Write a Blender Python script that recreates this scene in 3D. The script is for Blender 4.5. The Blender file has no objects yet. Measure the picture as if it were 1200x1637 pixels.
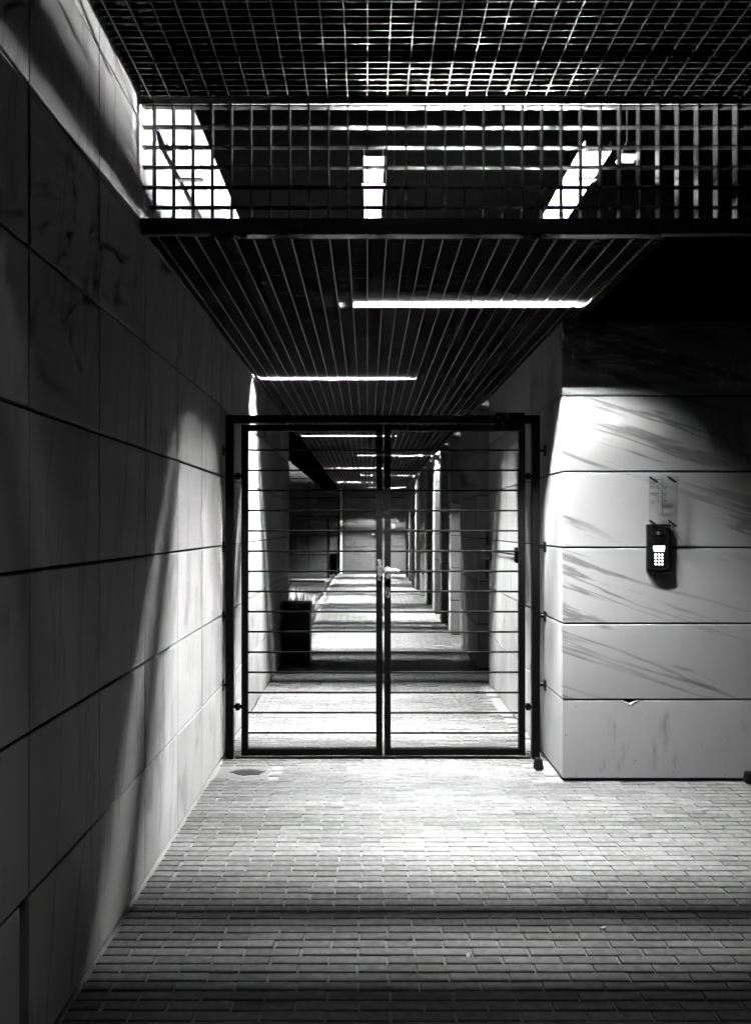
import bpy, bmesh, math, random
from mathutils import Vector

random.seed(11)
S = bpy.context.scene
COL = S.collection

# ------------------------------------------------------------------ camera
EYE = 1.55
cam_data = bpy.data.cameras.new("camera")
cam_data.sensor_fit = 'VERTICAL'
cam_data.sensor_height = 36.0
cam_data.lens = 1182.0 / 1637.0 * 36.0
cam_data.shift_x = 13.0 / 1637.0
cam_data.shift_y = 23.5 / 1637.0
cam_data.clip_start = 0.05
cam_data.clip_end = 2000.0
cam = bpy.data.objects.new("camera", cam_data)
COL.objects.link(cam)
cam.location = (0.0, 0.0, EYE)
cam.rotation_euler = (math.radians(90.0), 0.0, 0.0)
S.camera = cam

# ------------------------------------------------------------------ night sky
world = bpy.data.worlds.new("World")
S.world = world
world.use_nodes = True
wn = world.node_tree
bg = wn.nodes["Background"]
sky = wn.nodes.new("ShaderNodeTexSky")
sky.sky_type = 'NISHITA'
sky.sun_disc = False
sky.sun_elevation = math.radians(-5.0)
sky.sun_rotation = math.radians(200.0)
bw = wn.nodes.new("ShaderNodeRGBToBW")
wn.links.new(sky.outputs[0], bw.inputs[0])
wn.links.new(bw.outputs[0], bg.inputs[0])
bg.inputs[1].default_value = 0.5

# ------------------------------------------------------------------ exposure / render
S.view_settings.view_transform = 'Standard'
S.view_settings.look = 'None'
S.view_settings.exposure = 0.0
S.view_settings.gamma = 1.0
S.view_settings.use_curve_mapping = False
S.render.engine = 'CYCLES'
S.cycles.use_denoising = True
S.cycles.use_adaptive_sampling = True
S.cycles.adaptive_threshold = 0.03
S.cycles.max_bounces = 4
S.cycles.diffuse_bounces = 1
S.cycles.glossy_bounces = 2
S.cycles.transparent_max_bounces = 8
S.cycles.sample_clamp_indirect = 6.0
S.cycles.caustics_reflective = False
S.cycles.caustics_refractive = False

TUBE_POWER = 18300.0

# ------------------------------------------------------------------ materials
def new_mat(name):
    m = bpy.data.materials.new(name)
    m.use_nodes = True
    nt = m.node_tree
    return m, nt, nt.nodes["Principled BSDF"]

def node(nt, kind, **kw):
    n = nt.nodes.new(kind)
    for k, v in kw.items():
        if k.startswith("i_"):
            n.inputs[k[2:].replace("_", " ")].default_value = v
        else:
            setattr(n, k, v)
    return n

def math_n(nt, op, a, b=None, clamp=False):
    n = nt.nodes.new("ShaderNodeMath")
    n.operation = op
    n.use_clamp = clamp
    for i, v in enumerate((a, b)):
        if v is None:
            continue
        if isinstance(v, (int, float)):
            n.inputs[i].default_value = v
        else:
            nt.links.new(v, n.inputs[i])
    return n.outputs[0]

def ramp(nt, sock, lo, hi, out_lo=0.0, out_hi=1.0):
    n = nt.nodes.new("ShaderNodeMapRange")
    n.interpolation_type = 'SMOOTHSTEP'
    nt.links.new(sock, n.inputs[0])
    n.inputs[1].default_value = lo
    n.inputs[2].default_value = hi
    n.inputs[3].default_value = out_lo
    n.inputs[4].default_value = out_hi
    return n.outputs[0]

def grey(nt, sock):
    n = nt.nodes.new("ShaderNodeCombineColor")
    for i in range(3):
        nt.links.new(sock, n.inputs[i])
    return n.outputs[0]

def mapped(nt, rot=(0, 0, 0), scale=(1, 1, 1), loc=(0, 0, 0), source="Position"):
    if source == "Position":
        src = nt.nodes.new("ShaderNodeNewGeometry").outputs["Position"]
    else:
        src = nt.nodes.new("ShaderNodeTexCoord").outputs["Object"]
    r = nt.nodes.new("ShaderNodeVectorRotate")
    r.rotation_type = 'EULER_XYZ'
    nt.links.new(src, r.inputs[0])
    r.inputs["Rotation"].default_value = rot
    mp = nt.nodes.new("ShaderNodeMapping")
    mp.vector_type = 'POINT'
    nt.links.new(r.outputs[0], mp.inputs[0])
    mp.inputs["Scale"].default_value = scale
    mp.inputs["Location"].default_value = loc
    return mp.outputs[0]

def noise(nt, vec, scale, detail=3.0, rough=0.55, dist=0.0):
    n = nt.nodes.new("ShaderNodeTexNoise")
    n.inputs["Scale"].default_value = scale
    n.inputs["Detail"].default_value = detail
    n.inputs["Roughness"].default_value = rough
    n.inputs["Distortion"].default_value = dist
    if vec is not None:
        nt.links.new(vec, n.inputs["Vector"])
    return n.outputs["Fac"]

def bump(nt, bsdf, height, strength, distance):
    b = nt.nodes.new("ShaderNodeBump")
    b.inputs["Strength"].default_value = strength
    b.inputs["Distance"].default_value = distance
    nt.links.new(height, b.inputs["Height"])
    nt.links.new(b.outputs[0], bsdf.inputs["Normal"])

def stone_material(name, base, vein_rot, vein_scale, vein_depth, cloud=0.12, grain=0.06, dirt=0.0, rough=0.62):
    m, nt, bs = new_mat(name)
    pos = mapped(nt)
    v = mapped(nt, rot=vein_rot, scale=vein_scale)
    n1 = noise(nt, v, 1.0, 5.0, 0.55, 0.35)
    ridge = ramp(nt, math_n(nt, 'ABSOLUTE', math_n(nt, 'SUBTRACT', n1, 0.5)), 0.0, 0.036, 1.0, 0.0)
    n2 = noise(nt, v, 0.6, 4.0, 0.6, 0.2)
    broad = ramp(nt, n2, 0.52, 0.66, 0.0, 1.0)
    mask = ramp(nt, noise(nt, pos, 1.7, 2.0), 0.36, 0.56, 0.35, 1.0)
    vein = math_n(nt, 'MULTIPLY', math_n(nt, 'ADD', math_n(nt, 'MULTIPLY', ridge, 0.65), math_n(nt, 'MULTIPLY', broad, 0.35)), mask)
    clouds = math_n(nt, 'MULTIPLY', math_n(nt, 'SUBTRACT', noise(nt, pos, 2.3, 4.0), 0.5), cloud * 2)
    fine = math_n(nt, 'MULTIPLY', math_n(nt, 'SUBTRACT', noise(nt, pos, 160.0, 2.0, 0.7), 0.5), grain * 2)
    oi = nt.nodes.new("ShaderNodeObjectInfo")
    rnd = math_n(nt, 'MULTIPLY', math_n(nt, 'SUBTRACT', oi.outputs["Random"], 0.5), 0.16)
    f = math_n(nt, 'ADD', math_n(nt, 'ADD', clouds, fine), rnd)
    f = math_n(nt, 'ADD', f, 1.0)
    f = math_n(nt, 'MULTIPLY', f, math_n(nt, 'SUBTRACT', 1.0, math_n(nt, 'MULTIPLY', vein, vein_depth)))
    if dirt > 0:
        d1 = noise(nt, mapped(nt, scale=(9.0, 9.0, 2.4)), 1.0, 4.0, 0.6)
        d2 = noise(nt, pos, 26.0, 3.0, 0.6)
        spots = math_n(nt, 'MAXIMUM', ramp(nt, d1, 0.60, 0.74), ramp(nt, d2, 0.66, 0.76))
        f = math_n(nt, 'MULTIPLY', f, math_n(nt, 'SUBTRACT', 1.0, math_n(nt, 'MULTIPLY', spots, dirt)))
    f = math_n(nt, 'MULTIPLY', f, base)
    nt.links.new(grey(nt, f), bs.inputs["Base Color"])
    bs.inputs["Roughness"].default_value = rough
    bs.inputs["Specular IOR Level"].default_value = 0.15
    bump(nt, bs, noise(nt, pos, 90.0, 4.0, 0.6), 0.18, 0.003)
    return m

R = math.radians
MAT = {}
MAT["stone_left"] = stone_material("honed_stone_cladding", 0.20, (R(8), 0, 0), (1.0, 3.4, 0.55), 0.40, 0.22, 0.16)
MAT["stone_front"] = stone_material("veined_stone_cladding", 0.135, (0, R(-19), 0), (0.42, 1.0, 4.6), 0.85, 0.10, 0.14)
MAT["stone_base"] = stone_material("stained_stone_cladding", 0.185, (0, R(-17), 0), (0.6, 1.0, 3.0), 0.06, 0.12, 0.08, dirt=0.42)
MAT["stone_side"] = stone_material("smooth_stone_cladding", 0.17, (R(4), 0, 0), (1.0, 6.0, 0.5), 0.22, 0.16, 0.05)
MAT["stone_far"] = stone_material("rough_stone_cladding", 0.10, (0, R(10), 0), (1.0, 1.0, 2.0), 0.3, 0.3, 0.12)

def plain(name, base, rough=0.5, metallic=0.0, var=0.0, scale=20.0, spec=0.5, bumps=0.0, bscale=60.0):
    m, nt, bs = new_mat(name)
    pos = mapped(nt)
    if var > 0:
        f = math_n(nt, 'MULTIPLY', math_n(nt, 'ADD', math_n(nt, 'MULTIPLY', math_n(nt, 'SUBTRACT', noise(nt, pos, scale, 4.0, 0.6), 0.5), var * 2), 1.0), base)
        nt.links.new(grey(nt, f), bs.inputs["Base Color"])
    else:
        bs.inputs["Base Color"].default_value = (base, base, base, 1)
    rr = ramp(nt, noise(nt, pos, scale * 1.7, 3.0), 0.3, 0.7, max(rough - 0.08, 0.02), min(rough + 0.1, 1.0))
    nt.links.new(rr, bs.inputs["Roughness"])
    bs.inputs["Metallic"].default_value = metallic
    bs.inputs["Specular IOR Level"].default_value = spec
    if bumps > 0:
        bump(nt, bs, noise(nt, pos, bscale, 3.0), bumps, 0.002)
    return m

MAT["joint"] = plain("black_joint_backing", 0.006, 0.9, spec=0.1)
MAT["black_paint"] = plain("black_gate_paint", 0.0010, 0.5, var=0.2, scale=30, spec=0.035, bumps=0.05)
MAT["galv"] = plain("galvanised_steel", 0.13, 0.13, metallic=0.93, var=0.12, scale=9)
MAT["dark_galv"] = plain("weathered_grating_steel", 0.6, 0.45, metallic=0.95, var=0.2, scale=7)
MAT["slat"] = plain("dark_slat_steel", 0.06, 0.4, metallic=0.2, var=0.3, scale=30)
MAT["black_steel"] = plain("black_coated_steel", 0.012, 0.5, var=0.2, spec=0.3)
MAT["void"] = plain("matt_black_soffit_paint", 0.0001, 0.95, var=0.3, scale=6, spec=0.0)
MAT["tray"] = plain("white_coated_metal", 0.45, 0.45, var=0.08, scale=10)
MAT["housing"] = plain("lamp_housing_enamel", 0.12, 0.5, var=0.05)
MAT["cap"] = plain("lamp_end_cap_plastic", 0.05, 0.5)
MAT["rubber"] = plain("black_rubber", 0.0015, 0.8, spec=0.05, var=0.3, bumps=0.2)
MAT["bin"] = plain("black_bin_plastic", 0.0012, 0.5, var=0.2, spec=0.06)
MAT["steel"] = plain("brushed_stainless_steel", 0.62, 0.3, metallic=1.0, var=0.1, scale=50)
MAT["door"] = plain("grey_lacquered_door", 0.09, 0.32, var=0.06, scale=0.9, spec=0.4)
MAT["jamb"] = plain("white_lacquered_frame", 0.75, 0.45, var=0.05)
MAT["asphalt"] = plain("dark_asphalt", 0.035, 0.9, var=0.4, scale=40, bumps=0.4, bscale=120)
MAT["soil"] = plain("grey_planting_soil", 0.02, 0.95, var=0.5, scale=14, bumps=0.8, bscale=30)
MAT["kerb"] = plain("pale_concrete_kerb", 0.10, 0.8, var=0.2, scale=12, bumps=0.2)
MAT["sand"] = plain("jointing_sand", 0.115, 0.9, var=0.4, scale=90, bumps=0.6, bscale=300)
MAT["intercom"] = plain("black_intercom_casing", 0.0025, 0.4, var=0.15, spec=0.12)
MAT["gloss"] = plain("glossy_black_window", 0.004, 0.08, spec=0.6)
MAT["print"] = plain("dark_printed_ink", 0.003, 0.7)
MAT["chip"] = plain("fresh_broken_stone", 0.40, 0.9, var=0.15, bumps=0.4)
MAT["white"] = plain("white_paper_litter", 0.45, 0.8)
MAT["leaf_dry"] = plain("pale_dry_leaf", 0.3, 0.8, var=0.2)
MAT["plant"] = plain("silvery_foliage", 0.30, 0.7, var=0.3, scale=30)
MAT["rim"] = plain("dusty_cover_rim", 0.05, 0.8, var=0.4, scale=40, bumps=0.3)
MAT["cover"] = plain("worn_cast_iron_cover", 0.007, 0.6, metallic=0.3, var=0.6, scale=50, bumps=0.6, bscale=80)

def brick_material():
    m, nt, bs = new_mat("clinker_brick")
    pos = mapped(nt)
    at = nt.nodes.new("ShaderNodeAttribute")
    at.attribute_name = "tint"
    tint = math_n(nt, 'ADD', math_n(nt, 'MULTIPLY', at.outputs["Fac"], 0.62), 0.69)
    n1 = math_n(nt, 'ADD', math_n(nt, 'MULTIPLY', math_n(nt, 'SUBTRACT', noise(nt, pos, 22.0, 5.0, 0.65), 0.5), 0.5), 1.0)
    n2 = math_n(nt, 'ADD', math_n(nt, 'MULTIPLY', math_n(nt, 'SUBTRACT', noise(nt, pos, 1.6, 3.0, 0.6), 0.5), 0.5), 1.0)
    pits = ramp(nt, noise(nt, pos, 140.0, 2.0, 0.6), 0.66, 0.76, 1.0, 0.55)
    f = math_n(nt, 'MULTIPLY', math_n(nt, 'MULTIPLY', tint, n1), math_n(nt, 'MULTIPLY', n2, pits))
    f = math_n(nt, 'MULTIPLY', f, 0.044)
    nt.links.new(grey(nt, f), bs.inputs["Base Color"])
    nt.links.new(ramp(nt, noise(nt, pos, 30.0, 3.0), 0.3, 0.7, 0.42, 0.72), bs.inputs["Roughness"])
    bs.inputs["Specular IOR Level"].default_value = 0.5
    bump(nt, bs, noise(nt, pos, 70.0, 5.0, 0.65), 0.35, 0.004)
    return m
MAT["brick"] = brick_material()

def emitter(name, strength, base=0.8):
    m, nt, bs = new_mat(name)
    bs.inputs["Base Color"].default_value = (base, base, base, 1)
    bs.inputs["Emission Color"].default_value = (1, 1, 1, 1)
    bs.inputs["Emission Strength"].default_value = strength
    return m
MAT["tube"] = emitter("lit_fluorescent_tube", TUBE_POWER)
MAT["tube_bright"] = emitter("lit_brighter_tube", TUBE_POWER * 1.05)  # slightly stronger output for the tubes beyond the gate
MAT["tube_dim"] = emitter("lit_dimmer_tube", TUBE_POWER * 0.034)  # much weaker output for the tube above the higher grating
MAT["backlit"] = emitter("backlit_white_key", 0.85)

def clear_plate():
    m, nt, bs = new_mat("clear_acrylic_sheet")
    out = nt.nodes["Material Output"]
    tr = nt.nodes.new("ShaderNodeBsdfTransparent")
    tr.inputs[0].default_value = (0.93, 0.93, 0.93, 1)
    gl = nt.nodes.new("ShaderNodeBsdfGlossy")
    gl.inputs["Roughness"].default_value = 0.08
    mx = nt.nodes.new("ShaderNodeMixShader")
    mx.inputs[0].default_value = 0.05
    nt.links.new(tr.outputs[0], mx.inputs[1])
    nt.links.new(gl.outputs[0], mx.inputs[2])
    nt.links.new(mx.outputs[0], out.inputs["Surface"])
    return m
MAT["acrylic"] = clear_plate()

# ------------------------------------------------------------------ mesh helpers
class MB:
    def __init__(self):
        self.v, self.f, self.t = [], [], []
    def add(self, vs, fs, tint=0.5):
        o = len(self.v)
        self.v += [tuple(p) for p in vs]
        self.f += [tuple(i + o for i in q) for q in fs]
        self.t += [tint] * len(vs)
        return self
    def box(self, x0, x1, y0, y1, z0, z1, tint=0.5):
        vs = [(x0, y0, z0), (x1, y0, z0), (x1, y1, z0), (x0, y1, z0), (x0, y0, z1), (x1, y0, z1), (x1, y1, z1), (x0, y1, z1)]
        fs = [(0, 3, 2, 1), (4, 5, 6, 7), (0, 1, 5, 4), (1, 2, 6, 5), (2, 3, 7, 6), (3, 0, 4, 7)]
        return self.add(vs, fs, tint)
    def cyl(self, p0, p1, r0, r1=None, n=12, cap=True):
        r1 = r0 if r1 is None else r1
        p0, p1 = Vector(p0), Vector(p1)
        d = (p1 - p0).normalized()
        a = d.orthogonal().normalized()
        b = d.cross(a)
        vs = []
        for p, r in ((p0, r0), (p1, r1)):
            for i in range(n):
                t = 2 * math.pi * (i + 0.5) / n
                vs.append(p + a * (math.cos(t) * r) + b * (math.sin(t) * r))
        fs = [(i, (i + 1) % n, n + (i + 1) % n, n + i) for i in range(n)]
        if cap:
            fs += [tuple(range(n - 1, -1, -1)), tuple(range(n, 2 * n))]
        return self.add(vs, fs)
    def prism_y(self, pts, y0, y1):
        """outline in (x, z), pushed from y0 to y1 (y0 nearer the viewer)"""
        n = len(pts)
        vs = [(x, y0, z) for x, z in pts] + [(x, y1, z) for x, z in pts]
        fs = [tuple(range(n)), tuple(range(2 * n - 1, n - 1, -1))]
        fs += [(i, i + n, (i + 1) % n + n, (i + 1) % n) for i in range(n)]
        return self.add(vs, fs)
    def mesh(self, name, mat, smooth=False, bevel=0.0, seg=1):
        me = bpy.data.meshes.new(name)
        me.from_pydata(self.v, [], self.f)
        at = me.attributes.new("tint", 'FLOAT', 'POINT')
        at.data.foreach_set("value", self.t)
        bm = bmesh.new()
        bm.from_mesh(me)
        if bevel > 0:
            bmesh.ops.bevel(bm, geom=[e for e in bm.edges if len(e.link_faces) == 2 and e.calc_face_angle(0) > 0.5],
                            offset=bevel, segments=seg, affect='EDGES', profile=0.5)
        bmesh.ops.recalc_face_normals(bm, faces=bm.faces)
        bm.to_mesh(me)
        bm.free()
        me.materials.append(MAT[mat])
        if smooth:
            me.polygons.foreach_set("use_smooth", [True] * len(me.polygons))
            me.set_sharp_from_angle(angle=math.radians(40))
        return me
    def build(self, name, mat, parent=None, loc=(0, 0, 0), **kw):
        return place(name, self.mesh(name, mat, **kw), parent, loc)

def place(name, me, parent=None, loc=(0, 0, 0)):
    o = bpy.data.objects.new(name, me)
    COL.objects.link(o)
    o.location = loc
    if parent is not None:
        o.parent = parent
    return o

def tag(o, label=None, cat=None, group=None, kind=None):
    for k, v in (("label", label), ("category", cat), ("group", group), ("kind", kind)):
        if v:
            o[k] = v
    return o

def thing(name, label, cat, loc=(0, 0, 0), group=None):
    o = bpy.data.objects.new(name, None)
    COL.objects.link(o)
    o.location = loc
    o.empty_display_size = 0.1
    return tag(o, label, cat, group)

# ------------------------------------------------------------------ measures (metres; the camera stands at the origin looking along +y)
WL = -0.965            # face of the left wall
WR = 1.19              # inner face of the right pier and pillars
PIER_Y0, PIER_Y1 = 4.512, 7.24
WALL_END = 9.13
END_Y = 24.4
ZJ = [0.495, 0.959, 1.423, 1.886, 2.350, 2.814, 3.278, 3.742]   # heights of the horizontal joints
CEIL = 2.803            # lower grating
UP = 3.352             # upper grating
SCREEN_Y = 3.15        # upright mesh screen between the two levels
ROOF = 3.9
PITCH = 0.0826
T1_Y = SCREEN_Y + 0.03 + 0.038 * 25.5    # nearest tube

# ------------------------------------------------------------------ ground
g = MB().box(-300, 300, -300, 300, -0.25, -0.016).build("ground", "asphalt")
tag(g, kind="structure")

pav = MB().box(WL - 0.05, 3.6, -1.6, END_Y, -0.0145, -0.0075).build("pavement", "sand")
tag(pav, kind="structure")

BL, BW = 0.207, 0.0506
def brick_shape(mb, x, y, z, lx, ly, tint, rnd):
    hx, hy, c, h = lx / 2, ly / 2, 0.0022, 0.03
    j = lambda s: rnd.uniform(-s, s)
    vs = []
    for (sx, sy) in ((-1, -1), (1, -1), (1, 1), (-1, 1)):
        vs.append((x + sx * hx + j(.0010), y + sy * hy + j(.0008), z - h))
    ring = [(x + sx * hx + j(.0012), y + sy * hy + j(.0009)) for (sx, sy) in ((-1, -1), (1, -1), (1, 1), (-1, 1))]
    tilt = [j(.0007) for _ in range(4)]
    vs += [(px, py, z - c + t) for (px, py), t in zip(ring, tilt)]
    vs += [(px + (c if px < x else -c), py + (c if py < y else -c), z + t) for (px, py), t in zip(ring, tilt)]
    fs = []
    for a in (0, 4):
        for i in range(4):
            k = (i + 1) % 4
            fs.append((a + i, a + k, a + 4 + k, a + 4 + i))
    fs.append((8, 9, 10, 11))
    mb.add(vs, fs, tint)

rb = random.Random(5)
variants = []
for i in range(16):
    mb = MB()
    brick_shape(mb, 0, 0, 0, 0.199 + rb.uniform(-.002, .002), 0.0432 + rb.uniform(-.001, .001), rb.random(), rb)
    variants.append(mb.mesh("brick", "brick"))
HATCH = (-0.95, -0.60, 4.53, 4.80)
slots = []
y = -1.5
row = 0
while y < END_Y - 0.05:
    xr = 3.4 if y < PIER_Y0 - 0.03 else (WR if (y < PIER_Y1) else 1.75)
    x = WL + 0.004 + (BL * 0.5 if row % 2 else 0.0) + rb.uniform(-.006, .006)
    if row % 2:
        slots.append((WL + 0.004 + BL * 0.24, y, 0.5))
    while x + BL < xr + 0.02:
        slots.append((x + BL / 2, y, 1.0))
        x += BL
    y += BW
    row += 1
slots = [s for s in slots if not (HATCH[0] < s[0] < HATCH[1] and HATCH[2] < s[1] < HATCH[3])]
def in_view(x, y):
    return y > 2.2 and -0.51 * y - 0.05 < x < 0.53 * y
near = sorted([s for s in slots if s[2] == 1.0 and in_view(s[0], s[1])], key=lambda s: s[1])[:298]
nset = set(near)
for (x, y, k) in near:
    o = place("brick", rb.choice(variants), pav, (x, y, rb.uniform(-.0012, .0012)))
    o.rotation_euler.z = rb.choice((0, math.pi)) + rb.uniform(-.006, .006)
rest = MB()
for s in slots:
    if s in nset:
        continue
    x, y, k = s
    brick_shape(rest, x, y, rb.uniform(-.0012, .0012), 0.199 * (1.0 if k == 1.0 else 0.46), 0.0432, rb.random(), rb)
tag(rest.build("brick_paving", "brick", pav), kind="stuff")

# ------------------------------------------------------------------ stone walls made of separate panels
def panel_mesh(axis, w, h, t, mat, bev=0.0025):
    """slab of width w and height h; axis 'x': face towards +x or -x, axis 'y': face towards -y"""
    mb = MB()
    if axis == 'x':
        mb.box(-t / 2, t / 2, -w / 2, w / 2, -h / 2, h / 2)
    else:
        mb.box(-w / 2, w / 2, -t / 2, t / 2, -h / 2, h / 2)
    return mb.mesh("stone_panel", mat, bevel=bev)

JH, JV, TH = 0.011, 0.0045, 0.03
def rows_to(top, skip_floor=0.012):
    zs = [skip_floor] + [z for z in ZJ if z < top - 0.02] + [top]
    return [(zs[i], zs[i + 1]) for i in range(len(zs) - 1)]

# left wall
lw = thing("stone_wall", "long left wall of large grey stone panels beside the gate", "wall", (WL - 0.2, 3.5, 0))
def rel(root, x, y, z):
    return (x - root.location.x, y - root.location.y, z - root.location.z)
MB().box(WL - 0.4, WL - TH - 0.004, -1.6, WALL_END - 0.03, 0.0, ROOF - 0.02).build("wall_core", "joint", lw, rel(lw, 0, 0, 0))
y_first = 2.113 - 0.5525 * 6
cache = {}
for (z0, z1) in rows_to(ROOF - 0.02):
    yj = y_first
    while yj < WALL_END - 0.05:
        y1 = min(yj + 0.5525, WALL_END)
        if WALL_END - y1 < 0.2:
            y1 = WALL_END
        w, h = round(y1 - yj - JV, 4), round(z1 - z0 - JH, 4)
        if z0 < 0.1 and abs(yj - 1.5605) < 0.01:
            w -= 0.05        # the open joint near the bottom left corner
            cy = yj + JV / 2 + w / 2
        else:
            cy = (yj + y1) / 2
        key = (w, h)
        if key not in cache:
            cache[key] = panel_mesh('x', w, h, TH, "stone_left")
        p = place("stone_panel", cache[key], lw, rel(lw, WL - TH / 2 + random.uniform(-.0012, .0012), cy, (z0 + z1) / 2))
        p.rotation_euler = (0, random.uniform(-.0016, .0016), random.uniform(-.002, .002))
        yj = y1
# end face of the left wall towards the courtyard side
MB().box(WL - 0.4, WL - TH - 0.004, WALL_END - 0.03, WALL_END, 0.01, ROOF - 0.02).build("end_slab", "stone_left", lw, rel(lw, 0, 0, 0), bevel=0.003)

# right pier
X2 = 2.86
pier = thing("stone_pier", "broad pale veined stone pier carrying the intercom, right of the gate", "wall", (2.0, 5.8, 0))
MB().box(WR + TH + 0.004, X2 + 1.2, PIER_Y0 + TH + 0.004, PIER_Y1 - 0.03, 0.0, 2.81).build("wall_core", "joint", pier, rel(pier, 0, 0, 0))
for k, (z0, z1) in enumerate(rows_to(2.814)):
    h = z1 - z0 - JH
    zc = (z0 + z1) / 2
    for (xa, xb) in ((WR, X2), (X2, X2 + 1.2)):
        if k == 0 and xa == WR:
            # lowest front slab with a piece broken out of its upper edge
            zt, zb = zc + h / 2, zc - h / 2
            cx = 1.598
            pts = [(xa, zb), (xb - JV, zb), (xb - JV, zt), (cx + 0.052, zt), (cx + 0.020, zt - 0.016), (cx + 0.004, zt - 0.026),
                   (cx - 0.022, zt - 0.015), (cx - 0.050, zt), (xa, zt)]
            MB().prism_y([(a - 2.0, b) for a, b in pts], -TH / 2, TH / 2).build("stone_panel", "stone_base", pier, rel(pier, 2.0, PIER_Y0 + TH / 2, 0))
            rim = [(cx - 0.052, zt + .001), (cx - 0.023, zt - 0.016), (cx + 0.004, zt - 0.028), (cx + 0.021, zt - 0.017), (cx + 0.054, zt + .001),
                   (cx + 0.046, zt + .001), (cx + 0.017, zt - 0.010), (cx + 0.004, zt - 0.018), (cx - 0.019, zt - 0.009), (cx - 0.044, zt + .001)]
            MB().prism_y([(a - 2.0, b) for a, b in rim], -.004, .010).build("broken_edge", "chip", pier, rel(pier, 2.0, PIER_Y0 + 0.0025, 0))
            continue
        me = panel_mesh('y', xb - xa - JV, h, TH, "stone_base" if k == 0 else "stone_front", 0.002)
        place("stone_panel", me, pier, rel(pier, (xa + xb - JV) / 2, PIER_Y0 + TH / 2 + random.uniform(-.0006, .0006), zc))
    ys = [PIER_Y0 + TH + 0.002, 5.42, 6.33, PIER_Y1]
    for a, b in zip(ys[:-1], ys[1:]):
        me = panel_mesh('x', b - a - JV * 0.7, h, TH, "stone_side", 0.002)
        p = place("stone_panel", me, pier, rel(pier, WR + TH / 2 + random.uniform(-.001, .001), (a + b) / 2, zc))
MB().box(WR + TH, X2, PIER_Y1 - 0.03, PIER_Y1, 0.01, 2.81).build("end_slab", "stone_side", pier, rel(pier, 0, 0, 0))
MB().box(WR + 0.02, X2 + 1.2, PIER_Y0 + 0.03, PIER_Y1 - 0.01, 2.816, ROOF - 0.004).build("added_black_block", "void", pier, rel(pier, 0, 0, 0))  # added black block that keeps the space above the pier dark

# pillars of the arcade beyond the gate
ordinal = ["first", "second", "third", "fourth", "fifth", "sixth", "seventh", "eighth", "ninth", "tenth"]
pillars = [(8.0, 9.5, 0.6), (10.58, 10.86, 0.34), (11.86, 12.14, 0.34), (13.1, 13.52, 0.36), (14.7, 15.35, 0.36),
           (16.5, 16.85, 0.36), (18.1, 18.5, 0.36), (19.6, 20.0, 0.36), (21.1, 21.5, 0.36), (22.6, 23.0, 0.36)]
for i, (ya, yb, wx) in enumerate(pillars):
    lab = ("wide dark stone pillar just beyond the gap behind the right pier" if i == 0 else
           "narrow stone pillar, %s of the row after the wide dark pillar, counted from the gate" % ordinal[i - 1])
    if i == len(pillars) - 1:
        lab = "narrow stone pillar of the right hand row standing nearest the far door"
    t = thing("stone_pillar", lab, "pillar", (WR + wx / 2, (ya + yb) / 2, 0), "pillars of the arcade")
    MB().box(WR + 0.02, WR + wx - 0.02, ya + 0.02, yb - 0.02, 0, ROOF - 0.02).build("core", "joint", t, rel(t, 0, 0, 0))
    for (z0, z1) in rows_to(ROOF - 0.02):
        mb = MB().box(-wx / 2, wx / 2, -(yb - ya) / 2, (yb - ya) / 2, z0 + JH / 2, z1 - JH / 2)
        mb.build("stone_block", "stone_side", t, (0, 0, 0), bevel=0.003)

# building that closes the passage
fac = thing("end_building", "far wall of rough stone blocks closing the passage, with a grey door", "building", (0, END_Y + 0.2, 0))
MB().box(-9, 7, END_Y + 0.05, END_Y + 0.5, 0, 6.0).build("wall_core", "joint", fac, rel(fac, 0, 0, 0))
zc = [0.02, 0.62, 1.25, 1.88, 2.51, 3.14, 3.77, 4.4, 5.03, 6.0]
for z0, z1 in zip(zc[:-1], zc[1:]):
    for x0 in [-8.9 + 1.16 * k for k in range(14)]:
        x1 = x0 + 1.16
        xa, xb = x0, x1
        if z0 < 2.5:
            if x1 > -0.95 and x0 < 1.40:
                if x0 < -0.95: xb = -0.95
                elif x1 > 1.40: xa = 1.40
                else: continue
        if xb - xa < 0.05: continue
        place("stone_block", MB().box(-(xb - xa) / 2 + .01, (xb - xa) / 2 - .01, 0, 0.05, z0 + .012, z1 - .012).mesh("stone_block", "stone_far", bevel=0.006),
              fac, rel(fac, (xa + xb) / 2, END_Y + random.uniform(-.006, .006), 0))
for xa, xb in ((-0.90, -0.82), (1.27, 1.35)):
    MB().box(xa, xb, END_Y - 0.06, END_Y + 0.03, 0.0, 2.96 if xa < 0 else 2.5).build("door_jamb", "jamb", fac, rel(fac, 0, 0, 0), bevel=0.004)
for xa, xb in ((-0.80, 0.235), (0.245, 1.25)):
    d = MB().box(xa, xb, END_Y - 0.01, END_Y + 0.04, 0.02, 2.5).build("door", "door", fac, rel(fac, 0, 0, 0), bevel=0.004)
    for (za, zb) in ((0.10, 0.86), (0.89, 1.66), (1.69, 2.10), (2.13, 2.46)):
        MB().box(xa + 0.05, xb - 0.05, END_Y - 0.022, END_Y - 0.011, za, zb).build("door_panel", "door", d, (0, 0, 0), bevel=0.004)
    if xa < 0:
        MB().box(0.14, 0.225, END_Y - 0.075, END_Y - 0.023, 1.27, 1.315).build("door_handle", "white", d, (0, 0, 0), bevel=0.006)
    else:
        MB().box(0.80, 0.92, END_Y - 0.035, END_Y - 0.023, 1.48, 1.64).build("notice", "white", d, (0, 0, 0))

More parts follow.
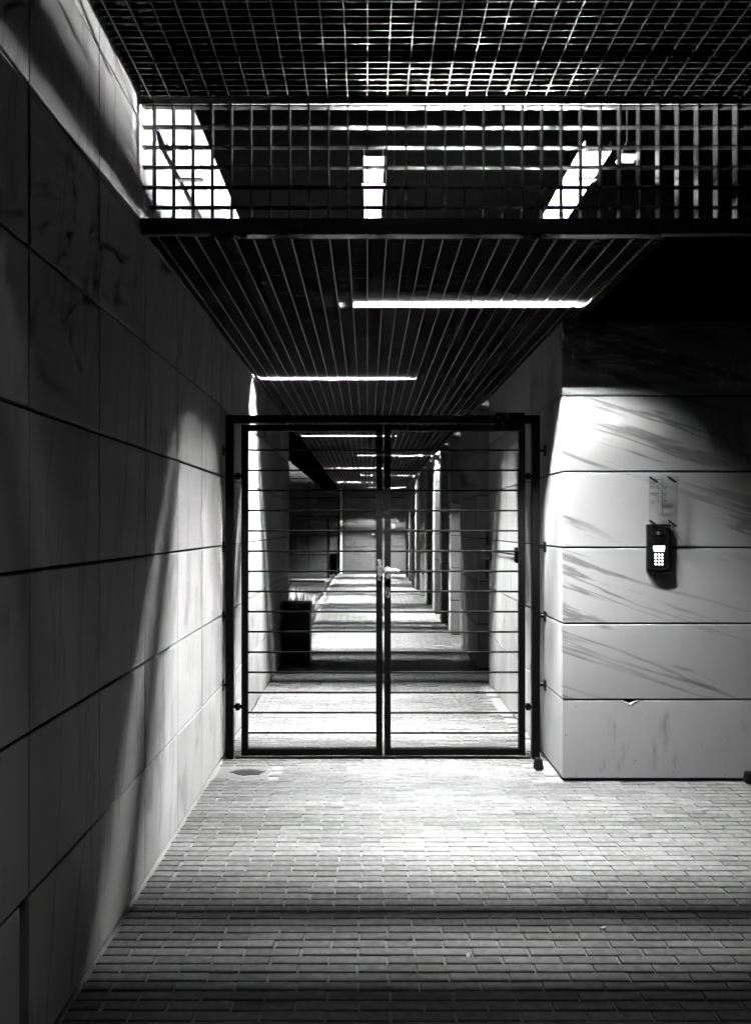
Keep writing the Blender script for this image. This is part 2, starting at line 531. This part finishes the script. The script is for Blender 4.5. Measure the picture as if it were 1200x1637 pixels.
# ------------------------------------------------------------------ roof and soffits
rf = MB().box(-1.6, 5.0, -2.2, END_Y + 0.4, ROOF, ROOF + 0.3).build("roof", "void")
tag(rf, kind="structure")
sf = MB().box(-1.49, WL - 0.012, WALL_END + 0.002, END_Y - 0.02, CEIL, CEIL + 0.16).build("soffit_edge", "void")
tag(sf, kind="structure")
sr = MB().box(WR + 0.115, 3.9, SCREEN_Y + 0.08, PIER_Y0 - 0.004, CEIL, CEIL + 0.05).build("unlit_ceiling_panel", "void")  # black panel standing in for the unlit grating at right
tag(sr, kind="structure")
sr2 = MB().box(WR + 0.004, 1.62, PIER_Y1 + 0.004, END_Y - 0.02, CEIL + 0.32, CEIL + 0.36).build("soffit_strip", "void")
tag(sr2, kind="structure")

# ------------------------------------------------------------------ gratings
def grating(name, label, z, ya, yb, xa, xb, pitch, mat_bar, mat_slat, near_slats, h=0.066, bar_h=0.058, bar_t=0.004, slat_t=0.0022, x_narrow=None, y_narrow=None):
    t = thing(name, label, "grating", ((xa + xb) / 2, (ya + yb) / 2, z))
    k0, k1 = math.ceil((xa + 0.01) / PITCH), math.floor((xb - 0.01) / PITCH)
    full = MB().box(-bar_t / 2, bar_t / 2, 0, yb - ya, 0, bar_h).mesh("bearing_bar", mat_bar)
    short = MB().box(-bar_t / 2, bar_t / 2, 0, (y_narrow or yb) - ya, 0, bar_h).mesh("bearing_bar", mat_bar)
    for k in range(k0, k1 + 1):
        x = k * PITCH
        me = short if (x_narrow and x > x_narrow - 0.012) else full
        place("bearing_bar", me, t, rel(t, x + random.uniform(-.0008, .0008), ya, z))
    ys = []
    y = ya + pitch * 0.5
    while y < yb - 0.01:
        ys.append(y)
        y += pitch
    shared = {}
    rest_mb = MB()
    for i, y in enumerate(ys):
        if z < UP and abs(y - T1_Y - pitch) < 0.01:
            # slat behind the nearest tube made low to let light onto the pier
            xe0 = xb if (x_narrow is None or y < y_narrow) else x_narrow - 0.003
            place("cross_slat", MB().box(xa + 0.003, xe0, -slat_t / 2, slat_t / 2, z + 0.0015, z + 0.032).mesh("cross_slat", mat_slat), t, rel(t, 0, y, 0))
            continue
        xe = xb if (x_narrow is None or y < y_narrow) else x_narrow - 0.003
        if i < near_slats:
            if xe not in shared:
                shared[xe] = MB().box(xa + 0.003, xe, -slat_t / 2, slat_t / 2, z + 0.0015, z + h - 0.0015).mesh("cross_slat", mat_slat)
            place("cross_slat", shared[xe], t, rel(t, 0, y, 0))
        else:
            rest_mb.box(xa + 0.003, xe, y - slat_t / 2, y + slat_t / 2, z + 0.0015, z + h - 0.0015)
    if rest_mb.v:
        tag(rest_mb.build("cross_slats", mat_slat, t, rel(t, 0, 0, 0)), kind="stuff")
    return t

grating("ceiling_grating", "lower steel ceiling grating running from the mesh screen over the gate to the far door",
        CEIL, SCREEN_Y + 0.03, END_Y - 0.05, WL + 0.012, WR + 0.11, 0.038, "dark_galv", "slat", 290,
        x_narrow=WR - 0.003, y_narrow=PIER_Y0 - 0.012)
grating("ceiling_grating", "higher steel ceiling grating overhead, in front of the mesh screen",
        UP, -1.4, SCREEN_Y - 0.03, WL + 0.012, 3.4, 0.037, "galv", "galv", 140, bar_t=0.005, slat_t=0.0035)

# bright edge angle under the screen
scr = thing("mesh_screen", "upright square mesh screen hanging between the two ceiling levels", "screen", (0.9, SCREEN_Y, CEIL))
MB().box(WL + 0.005, 3.4, SCREEN_Y - 0.02, SCREEN_Y + 0.02, 2.792, 2.858).build("bottom_beam", "black_steel", scr, rel(scr, 0, 0, 0), bevel=0.003)
MB().box(WL + 0.3, 1.24, SCREEN_Y - 0.024, SCREEN_Y + 0.020, 2.785, 2.790).build("edge_angle", "galv", scr, rel(scr, 0, 0, 0))
MB().box(WL + 0.005, 3.4, SCREEN_Y - 0.004, SCREEN_Y + 0.028, UP - 0.003, UP + 0.035).build("top_beam", "black_steel", scr, rel(scr, 0, 0, 0))
for i in range(6):
    z = 2.909 + i * 0.0855
    MB().box(WL + 0.01, 3.4, SCREEN_Y - 0.014, SCREEN_Y + 0.014, z - 0.003, z + 0.003).build("horizontal_bar", "galv", scr, rel(scr, 0, 0, 0))
vb = MB().box(-0.003, 0.003, -0.013, 0.029, 2.86, UP - 0.004).mesh("vertical_bar", "galv")
for k in range(math.ceil((WL + 0.02) / PITCH), int(3.3 / PITCH)):
    place("vertical_bar", vb, scr, rel(scr, k * PITCH, SCREEN_Y, 0))

# ------------------------------------------------------------------ fluorescent lamps above the grating
def lamp(xc, y, z, label, length=1.38, glow="tube"):
    if z < UP:            # a cross slat runs exactly under each tube
        y = SCREEN_Y + 0.03 + 0.038 * (round((y - SCREEN_Y - 0.03) / 0.038 - 0.5) + 0.5)
    t = thing("fluorescent_lamp", label, "lamp", (xc, y, z), "fluorescent lamps above the ceiling grating")
    h = length / 2
    MB().cyl((-h + 0.085, 0, 0), (h - 0.085, 0, 0), 0.013, n=12).build("tube", glow, t, smooth=True)
    for s in (-1, 1):
        c = MB().cyl((s * (h - 0.084), 0, 0), (s * (h - 0.045), 0, 0), 0.0145, n=12).build("end_cap", "cap", t, smooth=True)
        MB().box(s * h - 0.03 * (s > 0), s * h + 0.03 * (s < 0), -0.0195, 0.0195, -0.014, 0.020).build("lamp_holder", "cap", t, bevel=0.003)
        MB().cyl((s * h * 0.6, 0, 0.071), (s * h * 0.6, 0, ROOF - z + 0.001), 0.004, n=6).build("hanger_rod", "black_steel", t)
    MB().box(-h, h, -0.013, 0.013, 0.026, 0.0705).build("housing", "housing", t)
    for q in (-1, 1):  # added shields keeping level light off the upper left wall, with their brackets
        MB().box(-h, h, min(q * 0.048, q * 0.051), max(q * 0.048, q * 0.051), -0.013, 0.0162).build("added_side_shield", "housing", t)
        for e in (-1, 0, 1):
            MB().box(e * (h - 0.004) - 0.003, e * (h - 0.004) + 0.003, min(q * 0.0135, q * 0.0475), max(q * 0.0135, q * 0.0475), 0.014, 0.034).build("bracket", "housing", t)
    return t

ZT = CEIL + 0.128
RX, LX = 0.58, -0.30
lamp(RX - 0.015, T1_Y, ZT, "nearest lit ceiling tube, above the grating before the gate on the right")
lamp(-0.27, 6.25, ZT, "lit ceiling tube just beyond the gate, touching the left wall", glow="tube_bright")
lamp(-0.29, 10.2, ZT, "lit ceiling tube on the left, first one seen below the gate's top rail", glow="tube_bright")
lamp(0.49, 13.05, ZT, "lit ceiling tube on the right, second one seen below the gate's top rail", glow="tube_bright")
lamp(-0.28, 15.8, ZT, "lit ceiling tube on the left, third one seen below the gate's top rail", glow="tube_bright")
lamp(0.49, 18.1, ZT, "lit ceiling tube on the right, fourth one seen below the gate's top rail", glow="tube_bright")
lamp(-0.28, 20.9, ZT, "lit ceiling tube on the left, second one from the far door", glow="tube_bright")
lamp(0.49, 23.75, ZT, "lit ceiling tube on the right, nearest to the far door", glow="tube_bright")
lamp(0.15, 1.40, 3.480, "lit ceiling tube overhead above the higher grating, nearest the viewer", glow="tube_dim")

# ------------------------------------------------------------------ trays in the ceiling void
def tray(label, x, ya, yb, z, w):
    t = thing("cable_tray", label, "cable tray", (x, (ya + yb) / 2, z))
    L = (yb - ya) / 2
    MB().box(-w / 2, w / 2, -L, L, 0, 0.004).build("tray_base", "tray", t)
    for s in (-1, 1):
        MB().box(s * w / 2 - .002, s * w / 2 + .002, -L, L, 0.0045, 0.05).build("tray_side", "tray", t)
    for k in range(3):
        yy = -L * 0.8 + k * L * 0.8
        MB().box(-w / 2 - 0.012, w / 2 + 0.012, yy - 0.015, yy + 0.015, -0.007, -0.001).build("bracket", "black_steel", t)
    return t
tray("white cable tray in the ceiling void along the top of the left wall", -0.885, 3.45, 6.2, 3.30, 0.10)
tray("white cable tray in the ceiling void at the middle of the mesh screen", 0.03, 3.5, 6.2, 3.30, 0.09)
tray("white cable tray in the ceiling void at the right end of the lit mesh", 1.075, 3.45, 6.2, 3.30, 0.12)
j = thing("junction_box", "small grey junction box hanging in the dark ceiling void at right", "box", (1.37, 3.9, 3.52))
MB().prism_y([(-0.05, -0.03), (0.05, -0.03), (0.03, 0.04), (-0.02, 0.04)], -0.05, 0.05).build("casing", "cap", j, bevel=0.004)
MB().cyl((0.0, 0, 0.04), (0.0, 0, 0.381), 0.006, n=6).build("stem", "black_steel", j)

# ------------------------------------------------------------------ gate
GY = 4.95
gate = thing("metal_gate", "black double leaf metal gate with horizontal bars closing the passage", "gate", (0.1, GY, 0))
def gp(mb, name, **kw):
    return mb.build(name, "black_paint", gate, rel(gate, 0, 0, 0), **kw)
GX0, GX1 = -0.945, 1.150
ZTOP = 2.294
for xa, xb in ((GX0, GX0 + 0.052), (GX1 - 0.052, GX1)):
    gp(MB().box(xa, xb, GY - 0.025, GY + 0.025, -0.012, ZTOP), "post", bevel=0.003)
gp(MB().box(GX0 + 0.052, GX1 - 0.052, GY - 0.025, GY + 0.025, ZTOP - 0.052, ZTOP - 0.001), "top_beam")
for s, x in ((-1, GX0), (1, GX1)):
    wall = WL if s < 0 else WR
    for z in (2.06, 1.415, 0.95, 0.49):
        mb = MB().cyl((x, GY, z), (wall - s * 0.006, GY, z), 0.009, n=8)
        mb.box(min(wall - s * 0.007, wall - s * 0.001), max(wall - s * 0.007, wall - s * 0.001), GY - 0.03, GY + 0.03, z - 0.035, z + 0.035)
        gp(mb, "wall_anchor")
leaves = ((GX0 + 0.106, GX0 + 0.106 + 0.939), (0.114, GX1 - 0.098))
LZ0, LZ1 = 0.024, 2.231
for li, (xa, xb) in enumerate(leaves):
    st = 0.042
    mb = MB()
    mb.box(xa, xa + st, GY - 0.02, GY + 0.02, LZ0, LZ1)
    mb.box(xb - st, xb, GY - 0.02, GY + 0.02, LZ0, LZ1)
    mb.box(xa + st, xb - st, GY - 0.0195, GY + 0.0195, LZ1 - st, LZ1 - .0005)
    mb.box(xa + st, xb - st, GY - 0.0195, GY + 0.0195, LZ0 + .0005, LZ0 + st)
    lf = gp(mb, "leaf_frame")
    bar = MB().cyl((xa + st - 0.004, GY, 0), (xb - st + 0.004, GY, 0), 0.0068, n=8).mesh("bar", "black_paint", smooth=True)
    for i in range(15):
        z = 2.063 - i * 0.1352
        o = place("bar", bar, lf, (0, 0, z + random.uniform(-.001, .001)))
        o.rotation_euler.y = 0.0
    hx = (xa - 0.027) if li == 0 else (xb + 0.023)
    for z in (1.888, 0.345):
        mb = MB().cyl((hx, GY, z - 0.022), (hx, GY, z + 0.022), 0.016, n=10)
        mb.box(min(hx, xa if li == 0 else xb), max(hx, xa if li == 0 else xb), GY - 0.008, GY + 0.008, z - 0.011, z + 0.011)
        mb.box(min(hx, GX0 + .05 if li == 0 else GX1 - .05), max(hx, GX0 + .05 if li == 0 else GX1 - .05), GY - 0.008, GY + 0.008, z - 0.010, z + 0.010)
        mb.build("hinge", "black_paint", lf)
    if li == 0:
        sx = xb - 0.021
        mb = MB().box(sx - 0.012, sx + 0.012, GY - 0.026, GY - 0.0205, 1.19, 1.33)
        mb.box(sx + 0.000, sx + 0.016, GY - 0.05, GY - 0.0262, 1.222, 1.290)
        mb.build("pull_handle", "steel", lf, bevel=0.002)
    else:
        sx = xa + 0.021
        pl = MB().cyl((sx, GY - 0.0205, 1.26), (sx, GY - 0.027, 1.26), 0.024, n=16)
        pl.box(sx - 0.016, sx + 0.016, GY - 0.0265, GY - 0.0205, 1.20, 1.262)
        kp = pl.build("rose_plate", "steel", lf, smooth=True)
        kn = MB().cyl((sx, GY - 0.0275, 1.262), (sx, GY - 0.070, 1.262), 0.009, n=12)
        kn.cyl((sx - 0.004, GY - 0.066, 1.262), (sx + 0.058, GY - 0.066, 1.255), 0.012, 0.022, n=12)
        kn.cyl((sx + 0.058, GY - 0.066, 1.255), (sx + 0.078, GY - 0.066, 1.253), 0.022, 0.012, n=12)
        kn.build("lever_knob", "steel", lf, smooth=True)
        oval = []
        for k in range(20):
            a = 2 * math.pi * k / 20
            oval.append((sx + 0.014 * math.cos(a), 1.112 + 0.022 * (1 if math.sin(a) > 0 else -1) * (abs(math.sin(a)) > 1e-6) + 0.014 * math.sin(a)))
        MB().prism_y(oval, GY - 0.026, GY - 0.0205).build("keyhole_plate", "steel", lf, bevel=0.0015)
        MB().box(sx - 0.005, sx + 0.005, GY - 0.0285, GY - 0.0262, 1.090, 1.133).build("lock_cylinder", "black_paint", lf)
gp(MB().box(0.846, 1.040, GY - 0.062, GY - 0.0255, 2.185, 2.306), "door_closer", bevel=0.006)
gp(MB().box(GX0 + 0.06, GX1 - 0.06, GY - 0.012, GY + 0.012, -0.004, 0.009), "threshold_strip")

# door holder on the right pier behind the gate
hold = thing("gate_holder", "small black gate holder with upright rod on the right pier behind the gate", "gate holder", (WR - 0.03, 7.12, 1.3))
MB().box(-0.055, 0.030, -0.05, 0.05, -0.07, 0.07).build("bracket_box", "cover", hold, bevel=0.006)
MB().cyl((-0.01, -0.02, 0.071), (-0.01, -0.02, 0.24), 0.012, n=8).build("rod", "black_paint", hold)
MB().cyl((-0.01, -0.02, -0.24), (-0.01, -0.02, -0.071), 0.012, n=8).build("rod", "black_paint", hold)
MB().cyl((0.0, -0.051, 0.02), (0.0, -1.35, 0.03), 0.007, n=8).build("arm", "black_paint", hold)
MB().box(-0.02, 0.029, -1.42, -1.351, -0.03, 0.09).build("catch", "black_paint", hold, bevel=0.005)

# ------------------------------------------------------------------ intercom on the pier
IX, IZ = 1.769, 1.412
YF = PIER_Y0 - 0.001
ic = thing("intercom", "black door intercom with lit keypad and display on the veined pier", "intercom", (IX, YF, IZ))
w2 = 0.072
body = [(-w2, -0.135)] + [(-w2 + 2 * w2 * k / 10, -0.135 - 0.017 * math.sin(math.pi * k / 10)) for k in range(1, 10)] + [(w2, -0.135), (w2, 0.153), (-w2, 0.153)]
MB().prism_y(body, -0.034, 0.0).build("casing", "intercom", ic, bevel=0.004, seg=2)
inner = [(-w2 + .013, -0.115)] + [(-w2 + .013 + 2 * (w2 - .013) * k / 10, -0.115 - 0.014 * math.sin(math.pi * k / 10)) for k in range(1, 10)] + [(w2 - .013, -0.115), (w2 - .013, 0.138), (-w2 + .013, 0.138)]
MB().prism_y(inner, -0.038, -0.0345).build("face_plate", "intercom", ic, bevel=0.0015)
cw = MB().box(-0.042, 0.038, -0.0412, -0.0385, 0.084, 0.122).build("camera_window", "gloss", ic, bevel=0.001)
MB().cyl((-0.006, -0.0415, 0.1), (-0.006, -0.0455, 0.1), 0.010, n=14).build("lens", "steel", cw, smooth=True)
for k in range(5):
    MB().box(-0.030, 0.030, -0.0398, -0.0385, 0.030 + k * 0.009, 0.0335 + k * 0.009).build("speaker_slot", "gloss", ic)
MB().box(-0.041, 0.037, -0.0397, -0.0385, -0.103, 0.026).build("keypad_plate", "gloss", ic)
MB().box(-0.037, 0.034, -0.0415, -0.0400, -0.001, 0.022).build("display", "backlit", ic)
MB().box(-0.033, 0.030, -0.0415, -0.0400, -0.014, -0.0075).build("name_strip", "backlit", ic)
key = MB()
key.cyl((0, -0.0400, 0), (0, -0.0435, 0), 0.0073, n=10)
km = key.mesh("key", "backlit", smooth=True)
for r in range(4):
    for c in range(3):
        place("key", km, ic, (-0.0215 + c * 0.0195, 0, -0.032 - r * 0.019))

ic.scale = (1.0, 0.6, 1.0)
# clear sign above it
SX0, SX1, SZ0, SZ1 = 1.703, 1.876, 1.552, 1.856
sg = thing("acrylic_sign", "clear acrylic notice with faint print on four pins shaped with their shadows above the intercom", "sign", ((SX0 + SX1) / 2, YF - 0.03, SZ0))
def sp(mb, name, mat, **kw):
    return mb.build(name, mat, sg, rel(sg, 0, 0, 0), **kw)
sp(MB().box(SX0, SX1, YF - 0.032, YF - 0.028, SZ0, SZ1), "sheet", "acrylic")
edge = MB()
sp(MB().box(SX1 + .0003, SX1 + 0.0045, YF - 0.0325, YF - 0.0275, SZ0, SZ1 - .01), "sheet_edge", "cap")
sp(MB().box(SX0 + 0.1, SX1, YF - 0.0325, YF - 0.0275, SZ0 - 0.005, SZ0 - 0.0005), "sheet_edge", "print")
for x in (SX0 + 0.030, SX1 - 0.030):
    for z in (SZ1 - 0.018, SZ0 + 0.022):
        sp(MB().cyl((x - 0.011, YF + 0.002, z + 0.015), (x + 0.013, YF - 0.050, z - 0.017), 0.0055, 0.0065, n=10), "pin_with_shadow", "rubber", smooth=True)  # pins slanted and dark, so their shape carries the cast shadow too
yp0, yp1 = YF - 0.0335, YF - 0.0325
sp(MB().box(1.782, 1.7845, yp0, yp1, SZ0 + 0.07, SZ1 - 0.018), "printed_rule", "print")
sp(MB().box(1.742, 1.781, yp0, yp1, SZ1 - 0.021, SZ1 - 0.0185), "printed_rule", "print")
rt = random.Random(3)
def text_line(x0, x1, z, hgt):
    mb = MB()
    x = x0
    while x < x1:
        w = rt.uniform(0.003, 0.011)
        mb.box(x, min(x + w, x1), yp0, yp1, z - hgt / 2 + rt.uniform(-.0006, .0006), z + hgt / 2 + rt.uniform(-.0006, .0006))
        x += w + rt.uniform(0.0015, 0.003)
    sp(mb, "printed_line", "print")
for (z, xe, hh) in ((1.815, 1.732, .004), (1.808, 1.728, .003), (1.792, 1.760, .005), (1.783, 1.770, .003), (1.752, 1.764, .005), (1.743, 1.752, .004),
                    (1.714, 1.735, .003), (1.704, 1.764, .004), (1.695, 1.735, .003), (1.688, 1.752, .003), (1.675, 1.775, .002)):
    text_line(SX0 + 0.006, xe, z, hh)
for z in (1.790, 1.750, 1.708):
    text_line(1.792, 1.812, z, .005)
    text_line(1.795, 1.808, z - .009, .003)

# ------------------------------------------------------------------ small things on the ground
def stop(label, x, y):
    o = MB()
    b, t, h = 0.030, 0.021, 0.066
    vs = [(-b, -b, 0), (b, -b, 0), (b, b, 0), (-b, b, 0), (-t, -t, h), (t, -t, h), (t, t, h), (-t, t, h)]
    o.add(vs, [(0, 3, 2, 1), (4, 5, 6, 7), (0, 1, 5, 4), (1, 2, 6, 5), (2, 3, 7, 6), (3, 0, 4, 7)])
    ob = o.build("door_stop", "rubber", None, (x, y, 0.001), bevel=0.006, seg=2)
    tag(ob, label, "door stop", "rubber door stops")
stop("black rubber door stop on the bricks below the gate's right post", 1.095, 4.74)
stop("black rubber door stop against the foot of the pier below the intercom", 2.31, PIER_Y0 - 0.035)

def make_bin(label, x, y):
    t = thing("litter_bin", label, "bin", (x, y, 0.0), "black litter bins")
    MB().box(-0.155, 0.155, -0.15, 0.15, 0.004, 0.615).build("body", "bin", t, bevel=0.012, seg=2)
    l = MB().box(-0.162, 0.162, -0.157, 0.157, 0.616, 0.70).build("lid", "bin", t, bevel=0.012, seg=2)
    MB().box(-0.045, 0.045, -0.163, -0.1575, 0.655, 0.667).build("slot_trim", "cover", l)
make_bin("black square litter bin against the left wall behind the gate", -0.795, 8.35)
make_bin("black square litter bin beside the far door", -1.11, 23.6)

p = thing("marker_post", "thin dark upright post at the edge of the planting bed near the far door", "post", (-1.16, 22.0, 0))
MB().box(-0.04, 0.04, -0.03, 0.03, 0, 1.80).build("shaft", "black_steel", p, bevel=0.004)
MB().box(-0.07, 0.07, -0.06, 0.06, 0.0, 0.012).build("foot_plate", "black_steel", p)

hc = thing("drain_cover", "worn dark access cover in the bricks near the gate's left post", "cover", (-0.775, 4.665, 0))
MB().box(-0.165, 0.165, -0.125, 0.125, -0.012, -0.001).build("rim", "rim", hc, bevel=0.002)
ir = MB()
rr = random.Random(8)
n = 26
vs = []
for k in range(n):
    a = 2 * math.pi * k / n
    q = rr.uniform(0.75, 1.05)
    vs.append((0.11 * math.cos(a) * q + 0.02, 0.062 * math.sin(a) * q))
m = MB()
m.add([(a, b, 0.0) for a, b in vs] + [(a, b, 0.004) for a, b in vs],
      [tuple(range(n, 2 * n))] + [(i, (i + 1) % n, (i + 1) % n + n, i + n) for i in range(n)])
m.build("worn_plate", "cover", hc)

ot = MB().cyl((0, 0, 0.006), (0.024, 0.006, 0.006), 0.0055, n=10).build("cigarette_butt", "white", None, (0.893, 2.842, 0.0), smooth=True)
tag(ot, "tiny white litter end lying on the dark bricks at right", "litter")
lf = MB()
lf.add([(0, 0, 0.002), (0.008, 0.004, 0.006), (0.012, 0.02, 0.012), (0.004, 0.03, 0.004), (-0.006, 0.014, 0.008),
        (0, 0, 0.0035), (0.008, 0.004, 0.0075), (0.012, 0.02, 0.0135), (0.004, 0.03, 0.0055), (-0.006, 0.014, 0.0095)],
       [(0, 1, 2, 3, 4), (9, 8, 7, 6, 5), (0, 5, 6, 1), (1, 6, 7, 2), (2, 7, 8, 3), (3, 8, 9, 4), (4, 9, 5, 0)])
tag(lf.build("dry_leaf", "leaf_dry", None, (0.36, 2.65, 0.0)), "tiny pale dry leaf lying on the bricks in the foreground", "leaf")

# ------------------------------------------------------------------ planting bed left of the passage
bed = MB().box(-9, WL - 0.12, WALL_END + 0.05, END_Y - 0.02, -0.01, 0.03).build("planting_bed", "soil")
tag(bed, kind="structure")
for (label, y, x0, x1, h) in (("long pale kerb crossing the planting bed before the far wall", 20.2, -7.5, -1.15, 0.10),
                              ("short pale kerb in the planting bed behind the near litter bin", 16.6, -6.5, -1.75, 0.09)):
    k = MB().box(x0, x1, y - 0.09, y + 0.09, 0.0, h).build("kerb_stone", "kerb", None, (0, 0, 0), bevel=0.01)
    tag(k, label, "kerb")
ek = MB().box(WL - 0.118, WL - 0.056, WALL_END + 0.01, END_Y - 0.05, -0.01, 0.06).build("edging", "black_steel")
tag(ek, "dark steel edging between the bricks and the planting bed", "edging")

def tuft(label, x, y, h, r, n):
    t = thing("pale_shrub", label, "plant", (x, y, 0.03))
    rr = random.Random(21)
    mb = MB()
    for i in range(n):
        a = rr.uniform(0, 2 * math.pi)
        q = r * math.sqrt(rr.random())
        bx, by = q * 0.5 * math.cos(a), q * 0.5 * math.sin(a)
        hh = h * rr.uniform(0.55, 1.05) * (1 - 0.35 * q / r)
        tx, ty = bx + q * 0.7 * math.cos(a) + rr.uniform(-.03, .03), by + q * 0.7 * math.sin(a) + rr.uniform(-.03, .03)
        w = rr.uniform(0.014, 0.028)
        pa = a + rr.uniform(0, 3.1)
        dx, dy = w * math.cos(pa), w * math.sin(pa)
        mx, my = bx * 0.5 + tx * 0.5, by * 0.5 + ty * 0.5
        mb.add([(bx - dx * .5, by - dy * .5, 0), (bx + dx * .5, by + dy * .5, 0), (mx + dx, my + dy, hh * 0.6), (tx, ty, hh), (mx - dx, my - dy, hh * 0.6)],
               [(0, 1, 2, 3, 4)])
    mb.build("foliage", "plant", t)
    st = MB()
    for i in range(6):
        a = i * 1.05
        st.cyl((0.02 * math.cos(a), 0.02 * math.sin(a), -0.03), (0.09 * math.cos(a), 0.09 * math.sin(a), h * 0.5), 0.006, 0.003, n=5)
    st.build("stems", "soil", t)
tuft("low pale shrub in the planting bed just behind the near litter bin", -1.00, 10.7, 0.70, 0.27, 900)
